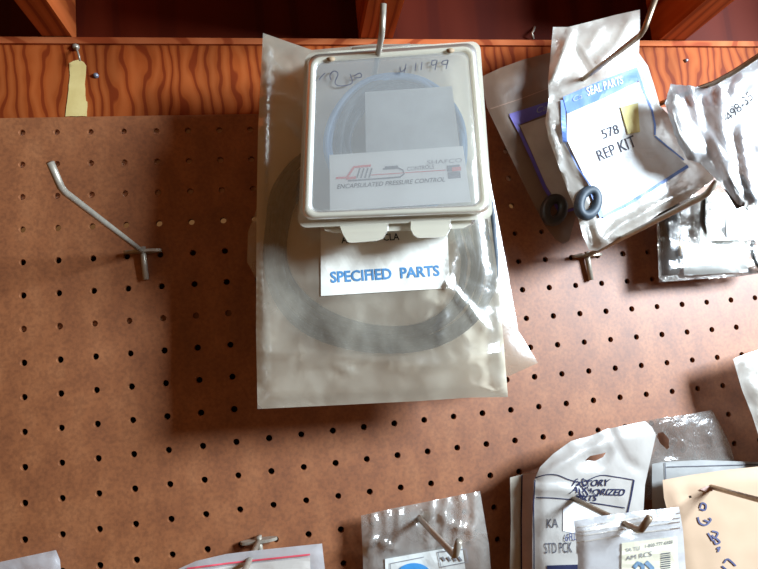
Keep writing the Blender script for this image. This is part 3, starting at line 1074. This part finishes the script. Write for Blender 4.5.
wv = lambda x, y, u, w: (x - 2.5 * math.sin(max(0, .55 - u) * 9 + w * 2), y - 3.0 * math.exp(-((u - .2) / .22) ** 2) * math.sin(u * 22))
lettering('FACTORY', [(572, 480.5), (611, 479), (611, 486), (572, 487.5)], af, M_NAVY, ta2, bold=.025, curve=wv)
lettering('AUTHORIZED', [(570, 488), (627, 489), (627, 496), (570, 494.5)], af, M_NAVY, ta2, bold=.025, curve=wv)
lettering('PARTS', [(574, 495.5), (599, 495), (599, 501), (574, 501.5)], af, M_NAVY, ta2, bold=.025, curve=wv)
lettering('KA', [(547, 519), (558, 518.5), (558.5, 527.5), (547, 528)], af, M_GREYINK, ta2)
lettering('STD PCK', [(544.5, 543), (572, 542), (572.5, 552.5), (545, 553.5)], af, M_GREYINK, ta2)
card('sticker', [(563, 507), (574, 503), (604, 516), (598, 524), (578, 534), (563, 531)], af, M_WHITE, ta2, .0003, 5)
lettering('6RL', [(565, 534), (577, 531.5), (577, 540), (565, 541.5)], plus(af, .0008), M_PENBLUE, ta2)
lettering('1', [(578, 545), (579.5, 545), (579.5, 553), (578, 553)], plus(af, .0004), M_GREYINK, ta2)

dz = lambda x, y: .102 + .00002 * (y - 520)
Z1 = Pouch([(574, 521), (600, 516), (640, 511), (679, 507), (683, 530), (688, 600), (576, 600), (578, 560)], dz, .0032, .0015, .0013, 91, 5, edge=10,
           holes=[[(628, 526), (632, 524.5), (635, 527.5), (634, 530.5), (630, 530)]], stretch=(.35, 1.6))
tz = bag('zip_bag', 'small clear zip bag with a cream barcode label, hooked in front of the envelope', Z1, FILM_ZIP, group='zip bags hanging low on the board')
zf = plus(Z1.front, .0010)
obj('zip_seal', *merge(*[stroke_vf([(577, 527.5 + k), (640, 517.5 + k), (680, 513 + k)], 1.2, plus(zf, .0003)) for k in (0, 5, 9, 15)]), FILM_WHITE, tz, smooth=False)
zl = card('paper_label', [(622, 543), (677, 536.5), (680, 600), (621, 600)], zf, M_CREAM, tz, .0003)
zl2 = surf(zl, .0004, plus(zf, .0009))
lettering('1-800-777-6600', [(645.5, 544.5), (673, 540), (673, 543.5), (645.5, 548)], zl2, M_GREYINK, zl)
lettering('SA TU', [(626, 548.5), (640, 546), (640, 550), (626, 552)], zl2, M_PALEINK, zl)
lettering('AM RCS', [(626, 556.5), (652, 551), (652, 556), (626, 560.5)], zl2, M_PALEINK, zl)
obj('barcode', *merge(*[stroke_vf([(661, 554 + 2.1 * k), (670.5, 552.8 + 2.1 * k)], w, zl2) for k, w in enumerate((1, .7, 1.3, .7, 1.1, .8, 1.2, .8, 1))]), M_GREYINK, zl, smooth=False)
obj('printed_picture', *merge(stroke_vf([(634, 568), (638, 563), (643, 566), (642, 575)], 4, zl2), stroke_vf([(646, 562), (652, 568), (654, 575)], 4.5, zl2)), m_simple('blue_grey_print', (.2, .3, .42), (.1, .2, .3), scale=500), zl, smooth=False)

# ------------------------------------------------------------------ bottom centre and left
Z2 = Pouch([(361, 515.5), (390, 509), (430, 501), (480, 491), (484, 515), (489, 545), (494, 610), (364, 610), (363, 560)], const(.013), .0020, .001, .0012, 95, 4, edge=10, fr=.035,
           creases=[(.0028, 3, [(x, 514 - (x - 365) * .19), (x + 3 * math.sin(x), 534 - (x - 365) * .19 + 8 * math.sin(x * 3)), (x - 4, 552 - (x - 365) * .1)]) for x in (372, 386, 399, 432, 446, 460, 474)] + [(.003, 3, [(366, 545), (380, 540), (392, 548)]), (.003, 3, [(440, 512), (452, 525), (470, 530)])],
           holes=[[(417, 516), (420, 514.5), (422.5, 517), (420.5, 519)]])
t3 = bag('plastic_bag', 'creased clear bag with a framed label and blue disc at the bottom centre', Z2, m_film('creased_poly_film', (.84, .82, .76), .36, .12, .30, bscale=70, bstr=2.2, vary=.2))
z2 = plus(Z2.front, .0011)
cl = card('paper_label', [(385, 559), (425, 552), (462, 545.5), (470, 600), (386, 605)], z2, m_simple('pale_label', (.74, .76, .72), rough=.6), t3, .0003)
obj('printed_frame', *merge(stroke_vf([(391, 600), (390.5, 563.5), (424, 557)], .8, plus(z2, .0008)), stroke_vf([(438, 552), (466, 549), (468, 562), (441, 567), (438, 552)], .8, plus(z2, .0008)),
                            *[stroke_vf([(442 + 5.5 * k, 557), (445 + 5.5 * k, 561)], 2.2, plus(z2, .0008)) for k in range(4)]), M_PALEINK, cl, smooth=False)
disc = [(414 + 16.5 * math.cos(a), 574 + 11 * math.sin(a)) for a in [2 * math.pi * k / 28 for k in range(28)]]
card('blue_disc', disc, plus(z2, .0009), M_BLUEDISC, cl, .0004, 5)

Z3 = Pouch([(176, 570), (196, 561), (226, 554), (250, 551), (322, 543.5), (325, 570), (327, 610), (170, 610)], const(.046), .0020, .001, .0011, 97, 5, edge=8,
           stretch=(.5, 1.3))
t4 = bag('zip_bag', 'clear zip bag with a red seal line at the bottom left of centre', Z3, FILM_ZIP, group='zip bags hanging low on the board')
z3 = plus(Z3.front, .0010)
obj('zip_seal', *stroke_vf([(187, 568.5), (230, 563), (310, 554.5)], 1.7, z3), M_REDSEAL, t4, smooth=False)
card('paper_insert', [(188, 572), (230, 566), (310, 557.5), (312, 606), (188, 606)], z3, m_simple('pale_insert', (.68, .64, .58), rough=.6), t4, .0003)
Z4 = Pouch([(-20, 565), (0, 562), (28, 556), (56, 550), (60, 560), (64, 610), (-20, 610)], const(.017), .0020, .001, .0011, 99, 5, edge=8)
bag('zip_bag', 'corner of a hazy zip bag at the bottom left corner of the photo', Z4, FILM_ZIP, group='zip bags hanging low on the board')
